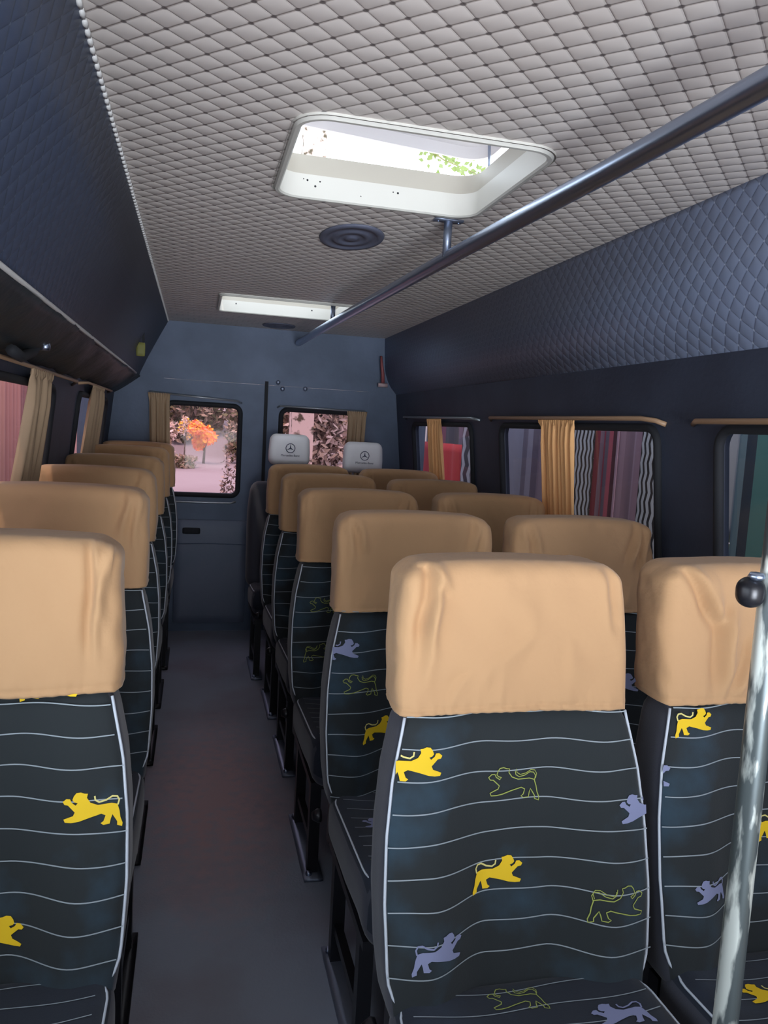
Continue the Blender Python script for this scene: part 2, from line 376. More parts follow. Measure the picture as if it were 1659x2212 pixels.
# ------------------------------------------------------------------ roof hatches
def hatch(name, H, r, label, lift, lidm):
    x0, x1, y0, y1 = H; root = empty(name, ((x0+x1)/2, (y0+y1)/2, 1.95)); ox, oy = (x0+x1)/2, (y0+y1)/2
    tag(root, label, 'roof hatch', 'roof hatches')
    def ring(prof):
        v = []; f = []; n = None
        for (dx, z) in prof:
            loop = rrect(x0-dx, x1+dx, y0-dx, y1+dx, max(.01, r+dx), 8); n = len(loop)
            v += [(a-ox, b-oy, z-1.95) for a, b in loop]
        for i in range(len(prof)-1):
            f += [(i*n+k, i*n+(k+1) % n, (i+1)*n+(k+1) % n, (i+1)*n+k) for k in range(n)]
        return v, f
    fo = mesh_obj('frame', *ring([(.012, 1.945), (.008, 1.939), (.0, 1.939), (-.004, 1.943), (-.004, 2.0), (.016, 2.003), (.016, 1.945)]), M_white, root)
    flat_edges(fo)
    lo = mesh_obj('lip', *ring([(.004, 1.999), (.004, 2.05), (.03, 2.052), (.03, 1.999)]), M_cream, root); flat_edges(lo)
    # raised lid: shallow tray
    tl = lambda a: -.03*(a-x0)/(x1-x0)
    v = []; f = []; prof = [(.035, lift-.012), (.035, lift+.028), (.02, lift+.045)]; n = 0
    for dx, z in prof:
        loop = rrect(x0-dx, x1+dx, y0-dx, y1+dx-.03, .08, 8); n = len(loop); v += [(a-ox, b-oy, z-1.95+tl(a)) for a, b in loop]
    for i in range(2): f += [(i*n+k, i*n+(k+1) % n, (i+1)*n+(k+1) % n, (i+1)*n+k) for k in range(n)]
    f.append(tuple(2*n+k for k in range(n)))
    # inner skin with pressed rib
    b0 = len(v)
    for dx, z in ((.026, lift-.012), (.024, lift+.018), (-.03, lift+.024), (-.05, lift+.012), (-.07, lift+.012), (-.09, lift+.026)):
        loop = rrect(x0-dx, x1+dx, y0-dx, y1+dx-.03, .07, 8); v += [(a-ox, b-oy, z-1.95+tl(a)) for a, b in loop]
    for i in range(5): f += [(b0+i*n+(k+1) % n, b0+i*n+k, b0+(i+1)*n+k, b0+(i+1)*n+(k+1) % n) for k in range(n)]
    f.append(tuple(b0+5*n+k for k in range(n))[::-1])
    f += [(k, (k+1) % n, b0+(k+1) % n, b0+k)[::-1] for k in range(n)]
    lid = mesh_obj('lid', v, f, lidm, root); flat_edges(lid, 30)
    for sx in (-1, 1):
        for sy in (-1, 1):
            cx, cy = sx*((x1-x0)/2+.012), sy*((y1-y0)/2-.09)
            MB().tube([(cx, cy, .08), (cx, cy+.02*sy, lift-1.95)], .004, 6).obj('strut', M_steel, root)
    return root, fo
h1, f1 = hatch('roof_hatch', H1, .06, 'large open white roof hatch in the middle of the quilted ceiling, nearest the viewer', 2.135, M_lid)
def screws(fo, H, lst):
    ox, oy = (H[0]+H[1])/2, (H[2]+H[3])/2
    for (x, z, r) in lst:
        MB().lathe([(r, -.002), (r, .002), (r*.5, .003)], (x-ox, H[3]-.004-oy+.002, z-1.95), 10, rot=Matrix.Rotation(PI/2, 3, 'X')).obj('screw', M_black, fo)
screws(f1, H1, [(.262, 1.985, .0028), (.295, 1.985, .0022), (.283, 1.972, .003), (.505, 1.982, .003), (.492, 1.983, .0018), (.252, 1.987, .0015), (.405, 1.962, .0015)])
h2, f2 = hatch('roof_hatch', H2, .03, 'open cream roof hatch near the rear wall, a thin bright strip', 2.23, M_lid)
screws(f2, H2, [(.19, 1.985, .004), (.60, 1.985, .004)])

# ------------------------------------------------------------------ grab rail, posts, vents, fittings on the ceiling
rail = empty('grab_rail', (.66, 2.2, 1.845))
tag(rail, 'long steel grab rail running under the ceiling over the right-hand seats', 'grab rail')
RP = [(.735, .30, 1.80), (.738, .7, 1.836), (.736, .95, 1.846), (.722, 1.37, 1.848), (.687, 2.05, 1.848), (.662, 2.7, 1.85), (.64, 3.4, 1.855), (.622, 4.2, 1.862), (.612, 4.95, 1.87)]
MB().tube([(x-.66, y-2.2, z-1.845) for x, y, z in RP], .0205, 14).obj('bar', M_chrome, rail)
for x, y in ((.672, 2.15), (.632, 3.81)):
    p = MB().tube([(x-.66, y-2.2, .105), (x-.66, y-2.2, .002)], .012, 10).obj('post', M_steel, rail)
    MB().rbox((.042, .016, .003), .002, (3, 2, 2), (x-.66, y-2.2, .1015)).obj('mounting_plate', M_steel, p)
    for s in (-1, 1): MB().lathe([(.004, 0), (.004, .003)], (x-.66+s*.03, y-2.2, .0955), 8).obj('screw', M_chrome, p)
for (x, y, rx, ry, lab) in ((.457, 2.47, .10, .165, 'dark oval ceiling vent between the two roof hatches'), (.47, 4.80, .10, .12, 'dark oval ceiling vent behind the rear roof hatch')):
    v = MB(); prof = [(1, 0), (.97, -.006), (.8, -.007), (.78, -.004), (.6, -.004), (.58, -.007), (.4, -.007), (.38, -.004), (.2, -.004), (.18, -.008), (.05, -.008)]
    v.lathe([(a, b) for a, b in prof], (0, 0, 0), 40); v.v = [(a*rx+x, b*ry+y, c+1.949) for a, b, c in v.v]
    tag(v.obj('ceiling_vent', mat('dull_blue_grey_plastic', srgb(96, 100, 118), .6)), lab, 'vent', 'ceiling vents')
# chrome edge rail along the left panel; white colour stands in for its highlight
er = MB().tube([(-.344, -.9, 1.604), (-.344, 2, 1.604), (-.344, 4.0, 1.604), (-.346, 4.75, 1.604)], .0055, 8).obj('edge_rail', M_trim)
tag(er, 'thin chrome edge rail along the bottom of the left ceiling panel', 'rail')
er2 = MB().tube([(-.385, 2.9, 1.598), (-.385, 4.0, 1.598), (-.39, 4.95, 1.60)], .005, 8).obj('cable_conduit', M_steel)
tag(er2, 'thin grey conduit just below the left chrome edge rail towards the rear', 'conduit')
# strap and hook on the left duct
hk = empty('strap_handle', (-.425, 2.30, 1.545)); tag(hk, 'black strap handle with steel end bolts on the crumpled duct over the left windows', 'handle')
MB().tube([(0, .16, .035), (-.01, .10, .01), (-.012, 0, -.035), (-.01, -.15, -.06), (0, -.30, -.055)], .014, 8).obj('strap', M_rubber, hk)
for y, z in ((.13, .045), (.05, -.005)): MB().lathe([(.012, -.02), (.014, -.01), (.008, .01), (.006, .012)], (.012, y, z), 10).obj('bolt', M_chrome, hk)
# yellow tag and emergency hammer at the rear corners
yt = empty('hanging_strap', (-.286, 4.2, 1.745)); tag(yt, 'short dark strap with a yellow tab hanging in the left rear corner', 'strap')
MB().box((.012, 0, .02), (.006, .003, .05)).obj('band', M_rubber, yt, False)
MB().rbox((.022, .006, .035), .005, (4, 3, 4), (0, 0, -.05)).obj('tab', mat('dull_yellow_plastic', srgb(124, 122, 62), .6), yt)
hm = empty('emergency_hammer', (1.165, 4.96, 1.72)); tag(hm, 'red-handled emergency hammer clipped in the right rear corner', 'hammer')
MB().tube([(-.012, 0, .11), (-.006, -.004, .05), (.003, -.004, 0), (.008, 0, -.06)], [.007, .010, .011, .012], 10).obj('handle', mat('dull_red_plastic', srgb(150, 82, 84), .5), hm)
MB().tube([(-.022, 0, -.075), (.038, 0, -.075)], .014, 10).obj('head', mat('pinkish_hammer_head', srgb(196, 170, 172), .5), hm)

# right foreground pole
po = empty('handrail_pole', (.541, .62, 0)); tag(po, 'upright steel pole with chipped paint in the right foreground', 'pole')
MB().tube([(0, 0, 0), (.0005, 0, .8), (0, 0, 1.2), (0, 0, 1.945)], .0122, 20).obj('tube', M_polem, po)
MB().lathe([(.040, 0), (.040, .006), (.018, .012), (.016, .03)], (0, 0, 0), 18).obj('foot_flange', M_black, po)
MB().lathe([(.032, 0), (.032, .006), (.016, .010)], (0, 0, 1.938), 18).obj('ceiling_flange', M_black, po)
ck = MB().rbox((.013, .013, .015), .0125, (8, 8, 8), (-.021, .004, 1.216)).obj('clamp', M_black, po)
MB().lathe([(.005, 0), (.008, .003), (.006, .007)], (-.021, -.002, 1.229), 12).obj('bolt', M_chrome, ck)

# ------------------------------------------------------------------ curtains and rods
def curtain(name, a0, a1, z0, z1, place, m, label, n_f=7, amp=.012, tie=None, group=None, flare=0):
    """pleated cloth; place(a, z, out) gives the point; flare slides the foot along a"""
    nu, nv = 90, 30; v = []; f = []
    rnd = random.Random(name+label); ph = [rnd.uniform(0, 6.28) for _ in range(4)]
    for j in range(nv+1):
        t = j/nv; z = z1+(z0-z1)*t
        sq = 1.0
        if tie is not None: sq = 1-.45*math.exp(-((z-tie)/.05)**2)
        head = 1+.10*math.exp(-(t/.06)**2)
        for i in range(nu+1):
            s = i/nu; c = (a0+a1)/2+(s-.5)*(a1-a0)*sq*head+flare*t
            fold = math.sin(2*PI*n_f*s+ph[0]+.5*math.sin(3*t+ph[1]))*.75+.35*math.sin(2*PI*(n_f*1.7)*s+ph[2]+1.2*t)
            am = amp*(.45+.55*min(1, t*5))
            if t < .05: fold = math.sin(2*PI*n_f*2.3*s)*.7
            v.append(place(c, z, .018+am*fold))
    for j in range(nv):
        for i in range(nu): f.append((j*(nu+1)+i, j*(nu+1)+i+1, (j+1)*(nu+1)+i+1, (j+1)*(nu+1)+i))
    o = mesh_obj(name, v, f, m); md = o.modifiers.new('cloth', 'SOLIDIFY'); md.thickness = .0025
    return tag(o, label, 'curtain', group)
G = 'window curtains'
pR = lambda a, z, out: (wallR(z)-.012-out, a, z)
pL = lambda a, z, out: (wallL(z)+.012+out, a, z)
pB = lambda a, z, out: (a, Y1-.035-out, z)
curtain('curtain', 2.475, 2.74, .96, 1.43, pR, M_curt, 'wide orange-tan gathered curtain on the middle right side window', 8, group=G)
curtain('curtain', 3.985, 4.22, .98, 1.43, pR, M_curt, 'narrow orange-tan curtain on the rearmost right side window', 5, group=G)
curtain('curtain', 2.44, 2.74, .95, 1.475, pL, M_curtL, 'olive-tan curtain on the nearer left side window', 5, .018, group=G, flare=-.10)
curtain('curtain', 3.80, 4.20, 1.10, 1.485, pL, M_curtL, 'olive-tan curtain on the rear left side window', 5, .015, group=G, flare=-.05)
curtain('curtain', -.283, -.165, .87, 1.505, pB, M_curtL, 'brown-tan curtain gathered at the left edge of the left rear door window', 4, .008, group=G, flare=.02)
curtain('curtain', .955, 1.075, .87, 1.465, pB, M_curtL, 'olive-tan curtain at the right edge of the right rear door window', 4, .008, group=G, flare=-.015)
def rod(pts, r, m, label):
    o = MB().tube(pts, r, 8).obj('curtain_rod', m); return tag(o, label, 'curtain rod', 'curtain rods')
xr = wallR(1.43)-.03
rod([(xr+.03, 4.78, 1.436), (xr, 4.74, 1.443), (xr, 3.50, 1.432), (xr+.03, 3.46, 1.425)], .007, M_rodg, 'grey curtain rod over the rearmost right side window')
rod([(xr+.03, 3.32, 1.425), (xr, 3.26, 1.434), (xr, 2.05, 1.428), (xr+.012, 1.99, 1.422), (xr+.03, 1.965, 1.412)], .0075, M_rod, 'tan curtain rod over the middle right side window')
rod([(xr+.03, 1.84, 1.414), (xr, 1.79, 1.420), (xr, .62, 1.42), (xr+.03, .58, 1.41)], .0075, M_rod, 'tan curtain rod over the nearest right side window')
xl = wallL(1.48)+.03
rod([(xl-.03, 1.5, 1.47), (xl, 1.56, 1.477), (xl, 3.30, 1.477), (xl-.03, 3.38, 1.465)], .006, M_rod, 'tan curtain rod over the nearer left side window')
rod([(xl-.03, 3.55, 1.48), (xl, 3.62, 1.487), (xl, 4.60, 1.487), (xl-.03, 4.66, 1.48)], .006, M_rod, 'tan curtain rod over the rear left side window')
rod([(-.285, Y1, 1.505), (-.28, Y1-.05, 1.508), (.25, Y1-.05, 1.483), (.275, Y1, 1.475)], .006, M_rodg, 'bright rod over the left rear door window')
rod([(.505, Y1, 1.462), (.515, Y1-.05, 1.470), (1.07, Y1-.05, 1.467), (1.085, Y1, 1.46)], .006, M_rodg, 'bright rod over the right rear door window')

# ------------------------------------------------------------------ the seats
LION = [(1190, 1145), (1225, 1150), (1245, 1175), (1256, 1205), (1240, 1222), (1212, 1230), (1228, 1248), (1262, 1226), (1275, 1200), (1305, 1200), (1335, 1225), (1320, 1247), (1290, 1250),
        (1262, 1275), (1232, 1302), (1245, 1330), (1290, 1348), (1322, 1362), (1310, 1385), (1260, 1385), (1200, 1375), (1120, 1350), (1020, 1325), (985, 1342), (1000, 1385), (1022, 1400),
        (1000, 1416), (950, 1412), (942, 1372), (930, 1340), (912, 1368), (890, 1402), (890, 1430), (850, 1446), (846, 1420), (866, 1370), (874, 1320), (893, 1262), (940, 1248), (1050, 1253), (1110, 1230), (1140, 1190), (1133, 1158), (1160, 1156)]
TAIL = [(890, 1268), (880, 1228), (898, 1198), (935, 1193), (985, 1220), (1040, 1231), (1072, 1212), (1078, 1180)]
def norm_l(p, flip): x, y = (p[0]-1090)/490.0, (1295-p[1])/490.0; return (-x if flip else x, y)
def clean(P):
    q = [P[0]]
    for p in P[1:]:
        if (Vector(p)-Vector(q[-1])).length > 1e-7: q.append(p)
    return q
def ribbon(mb, pts, w, m, F, off, closed=False, lim=None, step=.006):
    """thin strip of width w along 2-D points, mapped by F(u, v, off)"""
    P = [Vector((a, b)) for a, b in pts]
    if closed: P.append(P[0])
    Q = []
    for a, b in zip(P[:-1], P[1:]):
        n = max(1, int((b-a).length/step))
        Q += [a+(b-a)*i/n for i in range(n)]
    Q.append(P[-1]); prev = None
    for i, p in enumerate(Q):
        t = (Q[min(i+1, len(Q)-1)]-Q[max(i-1, 0)])
        if t.length < 1e-9: t = Vector((1, 0))
        t.normalize(); nn = Vector((-t.y, t.x))*w/2
        ok = lim is None or abs(p.x) < lim(p.y)
        if not ok: prev = None; continue
        mb.v.append(tuple(F(p.x+nn.x, p.y+nn.y, off))); mb.v.append(tuple(F(p.x-nn.x, p.y-nn.y, off))); k = len(mb.v)-2
        if prev is not None: mb.f.append((prev, prev+1, k+1, k)); mb.mi.append(m)
        prev = k
def filled(mb, pts, m, F, off, lim):
    """filled polygon sliced into strips so that it follows the curved cushion"""
    bm = bmesh.new(); vs = [bm.verts.new((a, b, 0)) for a, b in pts]; bm.faces.new(vs)
    bmesh.ops.triangulate(bm, faces=bm.faces[:])
    xs = [p[0] for p in pts]; ys = [p[1] for p in pts]
    for ax, lo, hi in ((0, min(xs), max(xs)), (1, min(ys), max(ys))):
        c = lo+.007
        while c < hi:
            no = (1, 0, 0) if ax == 0 else (0, 1, 0)
            bmesh.ops.bisect_plane(bm, geom=bm.verts[:]+bm.edges[:]+bm.faces[:], plane_co=(c, c, 0), plane_no=no); c += .007
    l = lim((min(ys)+max(ys))/2)
    for s in (-1, 1): bmesh.ops.bisect_plane(bm, geom=bm.verts[:]+bm.edges[:]+bm.faces[:], plane_co=(s*l, 0, 0), plane_no=(s, 0, 0), clear_outer=True)
    bm.verts.ensure_lookup_table(); base = len(mb.v)
    for i, v in enumerate(bm.verts): v.index = i; mb.v.append(tuple(F(v.co.x, v.co.y, off)))
    for f in bm.faces: mb.f.append(tuple(base+v.index for v in f.verts)); mb.mi.append(m)
    bm.free()
def lion(mb, u, z, kind, F, lim, size=.092, flip=False, rot=0.0, wave=None):
    tr = lambda p: (u+size*(norm_l(p, flip)[0]*math.cos(rot)-norm_l(p, flip)[1]*math.sin(rot)), z+size*(norm_l(p, flip)[1]*math.cos(rot)+norm_l(p, flip)[0]*math.sin(rot)))
    body = clean([tr(p) for p in LION]); tail = [tr(p) for p in TAIL]
    if flip: body = body[::-1]
    if kind == 'outline':
        ribbon(mb, body, .0016, 5, F, .0024, True, lim, .004); ribbon(mb, tail, .0014, 5, F, .0024, False, lim, .004)
        ribbon(mb, [(a+.002, b+.0035) for a, b in tail], .0012, 5, F, .0024, False, lim, .004)
    else:
        mi = 2 if kind == 'yellow' else 4
        filled(mb, body, mi, F, .0022, lim); ribbon(mb, tail, .0026, 3 if kind == 'yellow' else 4, F, .0024, False, lim, .004)

WT = [(.38, .218), (.45, .226), (.5, .233), (.6, .238), (.7, .235), (.79, .225), (.88, .205), (1.0, .188), (1.2, .176)]
def W(z):
    for (a, b), (c, d) in zip(WT[:-1], WT[1:]):
        if z <= c: t = max(0, (z-a)/(c-a)); return b+(d-b)*t
    return WT[-1][1]
def bol(u):
    a = abs(u); t = min(1, max(0, (a-.05)/.115)); s = t*t*(3-2*t)
    return s-(.30*((a-.17)/.07)**1.5 if a > .17 else 0)
def AZ(z): t = min(1, max(0, (.92-z)/.35)); return .014+.034*t
K = .17
def Ffront(u, z, off): return Vector((u, K*(z-.45)-AZ(z)*bol(u)-off+.012, z))
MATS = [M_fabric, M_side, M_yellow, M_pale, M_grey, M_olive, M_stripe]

def make_backrest(root, lions, res, zo, top=1.118, stripes=True):
    mb = MB(); n = res; zb = .415
    v, f = roundbox((1.0*.24, .047, (top-zb)/2), .02, (n, 6, n))
    zc = (top+zb)/2; out = []
    for q in v:
        z = q.z+zc; w = W(z); u = q.x/.24*w; fr = min(1, max(0, (.047-q.y)/.094))**1.0
        y = q.y+.047+.012*fr+K*(z-.45)-AZ(z)*bol(u)*fr
        # shoulders rounded away
        if z > top-.06: u *= 1-.18*((z-(top-.06))/.06)**2
        if z < .46: y += .02*((.46-z)/.045)**2*(1-fr)*0
        ins = min(1, max(0, (z-.865)/.04)); y += .020*ins*(2*fr-1); u *= 1-.05*ins
        out.append(Vector((u, y, z)))
    base = len(mb.v); mb.v = [tuple(p) for p in out]
    for q in f:
        c = sum((v[i] for i in q), Vector())/4
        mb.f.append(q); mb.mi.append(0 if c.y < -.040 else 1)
    lim = lambda z: W(z)-.001
    if stripes:
        for i in range(10):
            z = .887-.0485*i+zo
            if z < .452 or z > .90: continue
            ribbon(mb, [(-.24+.48*k/60, z+.0016*math.sin(k*.33+i)) for k in range(61)], .0019, 6, Ffront, .0018, False, lim)
    for L in lions: lion(mb, *L[:3], Ffront, lim, **(L[3] if len(L) > 3 else {}))
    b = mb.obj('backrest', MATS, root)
    # piping down both sides and across the foot
    pts = [(-W(z)+.002, z) for z in [.885-.02*i for i in range(21)]]+[(-.222, .466), (-.212, .450), (-.185, .440), (-.12, .437), (0, .436)]
    pts = pts+[(-a, b_) for a, b_ in pts[::-1][1:]]
    P3 = [Ffront(a*.995, z, .0035)+Vector((0, .010 if abs(a) > .2 else .004, 0)) for a, z in pts]
    MB().tube(P3, .0026 if res > 40 else .0021, 6).obj('piping', M_pipe, b)
    return b

def crease_disp(x, z, cr):
    d = 0
    for (x0, z0, x1, z1, w, a) in cr:
        ex, ez = x1-x0, z1-z0; L2 = ex*ex+ez*ez; t = ((x-x0)*ex+(z-z0)*ez)/L2
        if t < -.3 or t > 1.3: continue
        L = math.sqrt(L2); dist = ((x-x0)*ez-(z-z0)*ex)/L+.004*math.sin(t*5+x0*40)
        env = math.exp(-((t-.45)/.5)**4)
        d += a*env*(math.exp(-(dist/w)**2)-.75*math.exp(-((dist-1.7*w)/w)**2))
    return d*1.7
def make_cover(root, seed, res=(56, 10, 36), hem=.888, top=1.140, lean=0, cr=None, gather=1.0, slack=0.0):
    rnd = random.Random(seed); HW = .212; RC = .027
    if cr is None:
        cr = []
        for s in (-1, 1):
            cr.append((s*.165, 1.125, s*rnd.uniform(.13, .16), rnd.uniform(1.0, 1.05), .010, rnd.uniform(.005, .010)))
            cr.append((s*.18, 1.12, s*rnd.uniform(.165, .19), .98, .008, rnd.uniform(.004, .008)))
        for _ in range(5):
            x = rnd.uniform(-.15, .15); cr.append((x, rnd.uniform(.95, 1.0), x+rnd.uniform(-.05, .05), .90, .009, rnd.uniform(.002, .006)))
    zc = (hem+top-.008)/2; hh = (top-.008-hem)/2; off = Vector((rnd.uniform(0, 50), rnd.uniform(0, 50), rnd.uniform(0, 50)))
    v, f = roundbox((HW, .058, hh), RC, res); out = []
    for q in v:
        z = q.z+zc
        # hem is squared off again so the skirt hangs straight
        if q.z < -(hh-RC):
            k = (-(hh-RC)-q.z)/RC
            # undo the rounding at the skirt
            sx = 1+.0*k
            ex = max(0, abs(q.x)-(HW-RC)); ey = max(0, abs(q.y)-(.058-RC)); e = math.hypot(ex, ey)
            if e > 1e-6 and k < .97:
                g = RC/max(e, 1e-6) if k > 0 else 1
                g = min(g, 3.0)
                q = Vector((math.copysign(HW-RC+ex*g, q.x) if ex > 0 else q.x, math.copysign((.058-RC)+ey*g, q.y) if ey > 0 else q.y, q.z))
        tz = (z-hem)/(top-hem)
        w = 1.0-.050*max(0, (tz-.30)/.70)**1.4-.13*max(0, (tz-.84)/.16)**2+.006*math.sin(tz*6+seed)
        x = q.x*w; z += .010*(1-(x/HW)**2)*max(0, tz)**3
        y = q.y; fr = 1 if q.y < 0 else -1
        sgn = q.y/.058
        d = crease_disp(x*(1 if sgn < 0 else -1), z, cr)*(1 if abs(sgn) > .45 else .5)
        d += .0060*noise.noise(Vector((x*8, q.y*8, z*8))+off)+.0034*noise.noise(Vector((x*26+z*10, q.y*30, z*17))+off)+.0045*abs(noise.noise(Vector((x*15-z*9, 3, z*6+x*5))+off))
        hm_ = math.exp(-max(0, z-hem-.008)/.016)
        d += gather*hm_*.0014*math.sin(x*300+5*noise.noise(Vector((x*22, seed, 0))))+.0045*slack*math.sin(x*26+seed)*math.exp(-abs(tz-.25)/.25)
        d -= .004*math.exp(-((z-hem-.012)/.004)**2)*gather*.6
        y += d*(-1 if sgn < 0 else 1)*min(1, abs(sgn)*1.6)
        if abs(q.x) > HW*.9: x += math.copysign(d*.8, x)
        bulge = -.008*(1-(x/HW)**2)*(1 if sgn < 0 else 0)
        y += .052+K*(z-.45)+.004+bulge+lean*(z-.9)
        z += .0025*math.sin(x*14+seed*1.3)*(1-tz)
        out.append((x, y, z))
    # leave the skirt open at the bottom
    keep = [q for q in f if not all(v[i].z < -hh+1e-4 for i in q)]
    o = mesh_obj('slipcover', out, keep, M_cover, root)
    md = o.modifiers.new('cloth', 'SOLIDIFY'); md.thickness = .003; md.offset = -1
    return o

def make_cushion(root, stripes=True, lions=()):
    mb = MB(); v, f = roundbox((.226, .235, .062), .042, (30, 30, 8))
    def fn(q):
        x, y, z = q; t = (-y+.235)/.47
        tp = max(0, z/.062)
        # top is crowned at the sides, dished in the middle, nose rolls down
        z2 = z+tp*(.010*min(1, (abs(x)/.2)**2)-.006)+.018*t-.030*max(0, (t-.8)/.2)**2
        x2 = x*(1-.03*max(0, (t-.6)/.4)-.05*max(0, (.2-t)/.2)**2)
        return Vector((x2, y-.204, z2+.392))
    mb.v = [tuple(fn(q)) for q in v]
    for q in f:
        c = sum((v[i] for i in q), Vector())/4; mb.f.append(q); mb.mi.append(0 if (c.z > .045 or (c.y < -.215 and c.z > -.02)) else 1)
    # top surface lookup by ray: rebuild formula for the flat part of the top
    def Ft(u, s, off):
        return fn(Vector((u, s, .062)))+Vector((0, 0, off))
    lim = lambda s: .198
    if stripes:
        for i in range(9): 
            s = .188-.045*i
            ribbon(mb, [(-.24+.48*k/40, s+.004*math.sin(k*.3+i)) for k in range(41)], .0019, 6, Ft, .0016, False, lim)
    for L in lions: lion(mb, *L[:3], Ft, lim, **(L[3] if len(L) > 3 else {}))
    cu = mb.obj('seat_cushion', [M_fabric2, M_side, M_yellow, M_pale, M_grey, M_olive, M_stripe], root)
    loop = rrect(-.215, .215, -.222, .222, .075, 8)
    MB().tube([fn(Vector((a, b, .050)))+Vector((0, 0, .001)) for a, b in loop], .0022, 6, closed=True).obj('piping', M_pipe, cu)
    return cu

def make_frame(root, seed=0):
    f = MB(); f.box((0, -.19, .325), (.215, .21, .010)); f.box((0, .03, .36), (.215, .015, .05))
    f.obj('seat_frame', M_black, root, False)
    for s in (-1, 1):
        x = s*.185
        l = MB(); l.box((x, .0, .165), (.016, .016, .16)); l.box((x, -.30, .165), (.016, .016, .16)); l.box((x, -.15, .30), (.014, .16, .016)); l.box((x, -.15, .10), (.010, .14, .012))
        lo = l.obj('leg', M_black, root, False)
        MB().rbox((.030, .20, .006), .004, (3, 8, 2), (x, -.15, .006)).obj('foot_plate', M_steel if s < 0 else M_black, lo)
        for yy in (-.325, .025): MB().lathe([(.010, 0), (.010, .007), (.005, .011)], (x-.012, yy, .012), 8).obj('bolt', M_chrome, lo)
    if seed == 1: MB().lathe([(.016, 0), (.018, .008), (.010, .022)], (-.236, .02, .385), 12, rot=Matrix.Rotation(-PI/2, 3, 'Y')).obj('hinge_knob', M_black, root)

def seat(loc, label, group, seed, lions=(), clions=(), zo=0.0, rise=0.0, res=40, cres=(56, 10, 36), cr=None, cats='seat', **kw):
    root = empty('passenger_seat', (loc[0], loc[1], 0)); tag(root, label, 'seat', group)
    make_frame(root, 1 if group == GM else 0); make_cushion(root, True, clions); make_backrest(root, lions, res, zo); make_cover(root, seed, cres, cr=cr, **kw)
    if rise:
        for c in list(root.children):
            if c.name.split('.')[0] in ('seat_cushion', 'backrest', 'slipcover', 'seat_frame', 'hinge_knob'): c.location.z += rise
            else:
                c.scale.z = 1+rise/.33
    return root
fl_ = dict(flip=True)
GM, GW, GL = 'slipcovered seats in the middle column beside the aisle', 'slipcovered seats in the right column by the windows', 'slipcovered seats in the left column by the windows'
main_cr = [(-.150, 1.135, -.158, 1.00, .010, .011), (-.165, 1.14, -.120, 1.09, .009, .005), (-.16, 1.05, -.165, .93, .012, .004), (.165, 1.13, .19, 1.02, .010, -.005),
           (-.09, .955, -.13, .905, .008, .002), (.02, 1.02, -.06, .95, .012, .0022), (.10, 1.0, .085, .94, .010, .0015), (-.03, .96, -.05, .90, .01, .0015)]
seat((.547, 1.10), 'nearest middle-column seat, bright tan slipcover over a striped back with yellow lions', GM, 11,
     [(-.186, .814, 'yellow'), (-.005, .766, 'outline', fl_), (.222, .722, 'grey', fl_), (-.035, .623, 'yellow'), (.165, .578, 'outline', dict(size=.098)), (-.150, .531, 'grey', dict(size=.09))],
     [(-.02, .165, 'outline', fl_), (.13, .10, 'grey', fl_), (-.1, -.05, 'yellow')], res=56, cres=(96, 12, 60), cr=main_cr)
seat2_cr = [(-.155, 1.135, -.10, 1.04, .010, .012), (-.125, 1.12, -.085, 1.02, .011, .006), (-.075, 1.05, -.105, .905, .012, .010), (-.03, 1.0, -.07, .905, .009, .006), (.0, .97, -.03, .905, .008, .005), (.06, 1.0, .0, .93, .010, .004), (.13, 1.1, .16, .95, .01, .006)]
seat((1.040, 1.10), 'nearest seat of the right column, wrinkled tan slipcover behind the upright pole', GW, 12,
     [(-.160, .862, 'yellow', dict(size=.08)), (-.258, .775, 'grey'), (-.142, .582, 'grey', dict(flip=True, size=.075)), (.03, .665, 'yellow')],
     [(-.09, .10, 'yellow', dict(flip=True)), (.04, .02, 'grey')], res=48, cres=(80, 12, 50), cr=seat2_cr, slack=.6)
left_cr = [(.165, 1.15, .178, .95, .007, .009), (.18, 1.14, .185, 1.0, .006, .006), (.0, 1.0, -.04, .95, .012, .0015)]
seat((-.322, 1.22), 'nearest left-column seat, pale tan slipcover cut by the left edge', GL, 13,
     [(.180, .716, 'yellow', fl_), (.105, .905, 'yellow'), (.035, .520, 'yellow')], [(0, .1, 'yellow')], zo=-.012, rise=.008, res=48, cres=(80, 12, 50), cr=left_cr)
seat((.568, 1.80), 'second middle-column seat from the front, tan slipcover creased at its left corner', GM, 21,
     [(-.20, .80, 'grey'), (-.15, .715, 'outline', dict(flip=True)), (-.10, .605, 'yellow'), (.1, .76, 'yellow')], [(-.13, .02, 'grey', fl_), (-.17, -.16, 'outline')], zo=.006)
seat((.565, 2.50), 'third seat from the front in the middle column, rosy tan slipcover', GM, 22, [(-.13, .75, 'outline', fl_), (-.15, .60, 'outline')], [(0, 0, 'yellow')], zo=-.01)
seat((.575, 3.20), 'fourth seat from the front in the middle column, between two other tan slipcovers', GM, 23, [(-.1, .7, 'grey')], rise=.008, res=30, cres=(40, 8, 26))
seat((.572, 3.80), 'last tan slipcovered middle-column seat, in front of the white headrests', GM, 24, [(-.1, .7, 'yellow')], rise=.014, res=30, cres=(40, 8, 26))
seat((1.048, 1.80), 'second seat from the front in the right column, beside the middle window', GW, 31, [(.1, .7, 'grey')], slack=.4)
seat((1.052, 2.50), 'third seat from the front in the right column, below the wide orange curtain', GW, 32, [(-.05, .7, 'yellow')])
seat((1.055, 3.20), 'fourth seat from the front in the right column, left of the wide orange curtain', GW, 33, [(.05, .72, 'grey')], res=30, cres=(40, 8, 26))
seat((1.052, 3.80), 'last tan slipcovered right-column seat, hiding part of a white headrest', GW, 34, [(.05, .72, 'grey')], rise=.010, res=30, cres=(40, 8, 26))
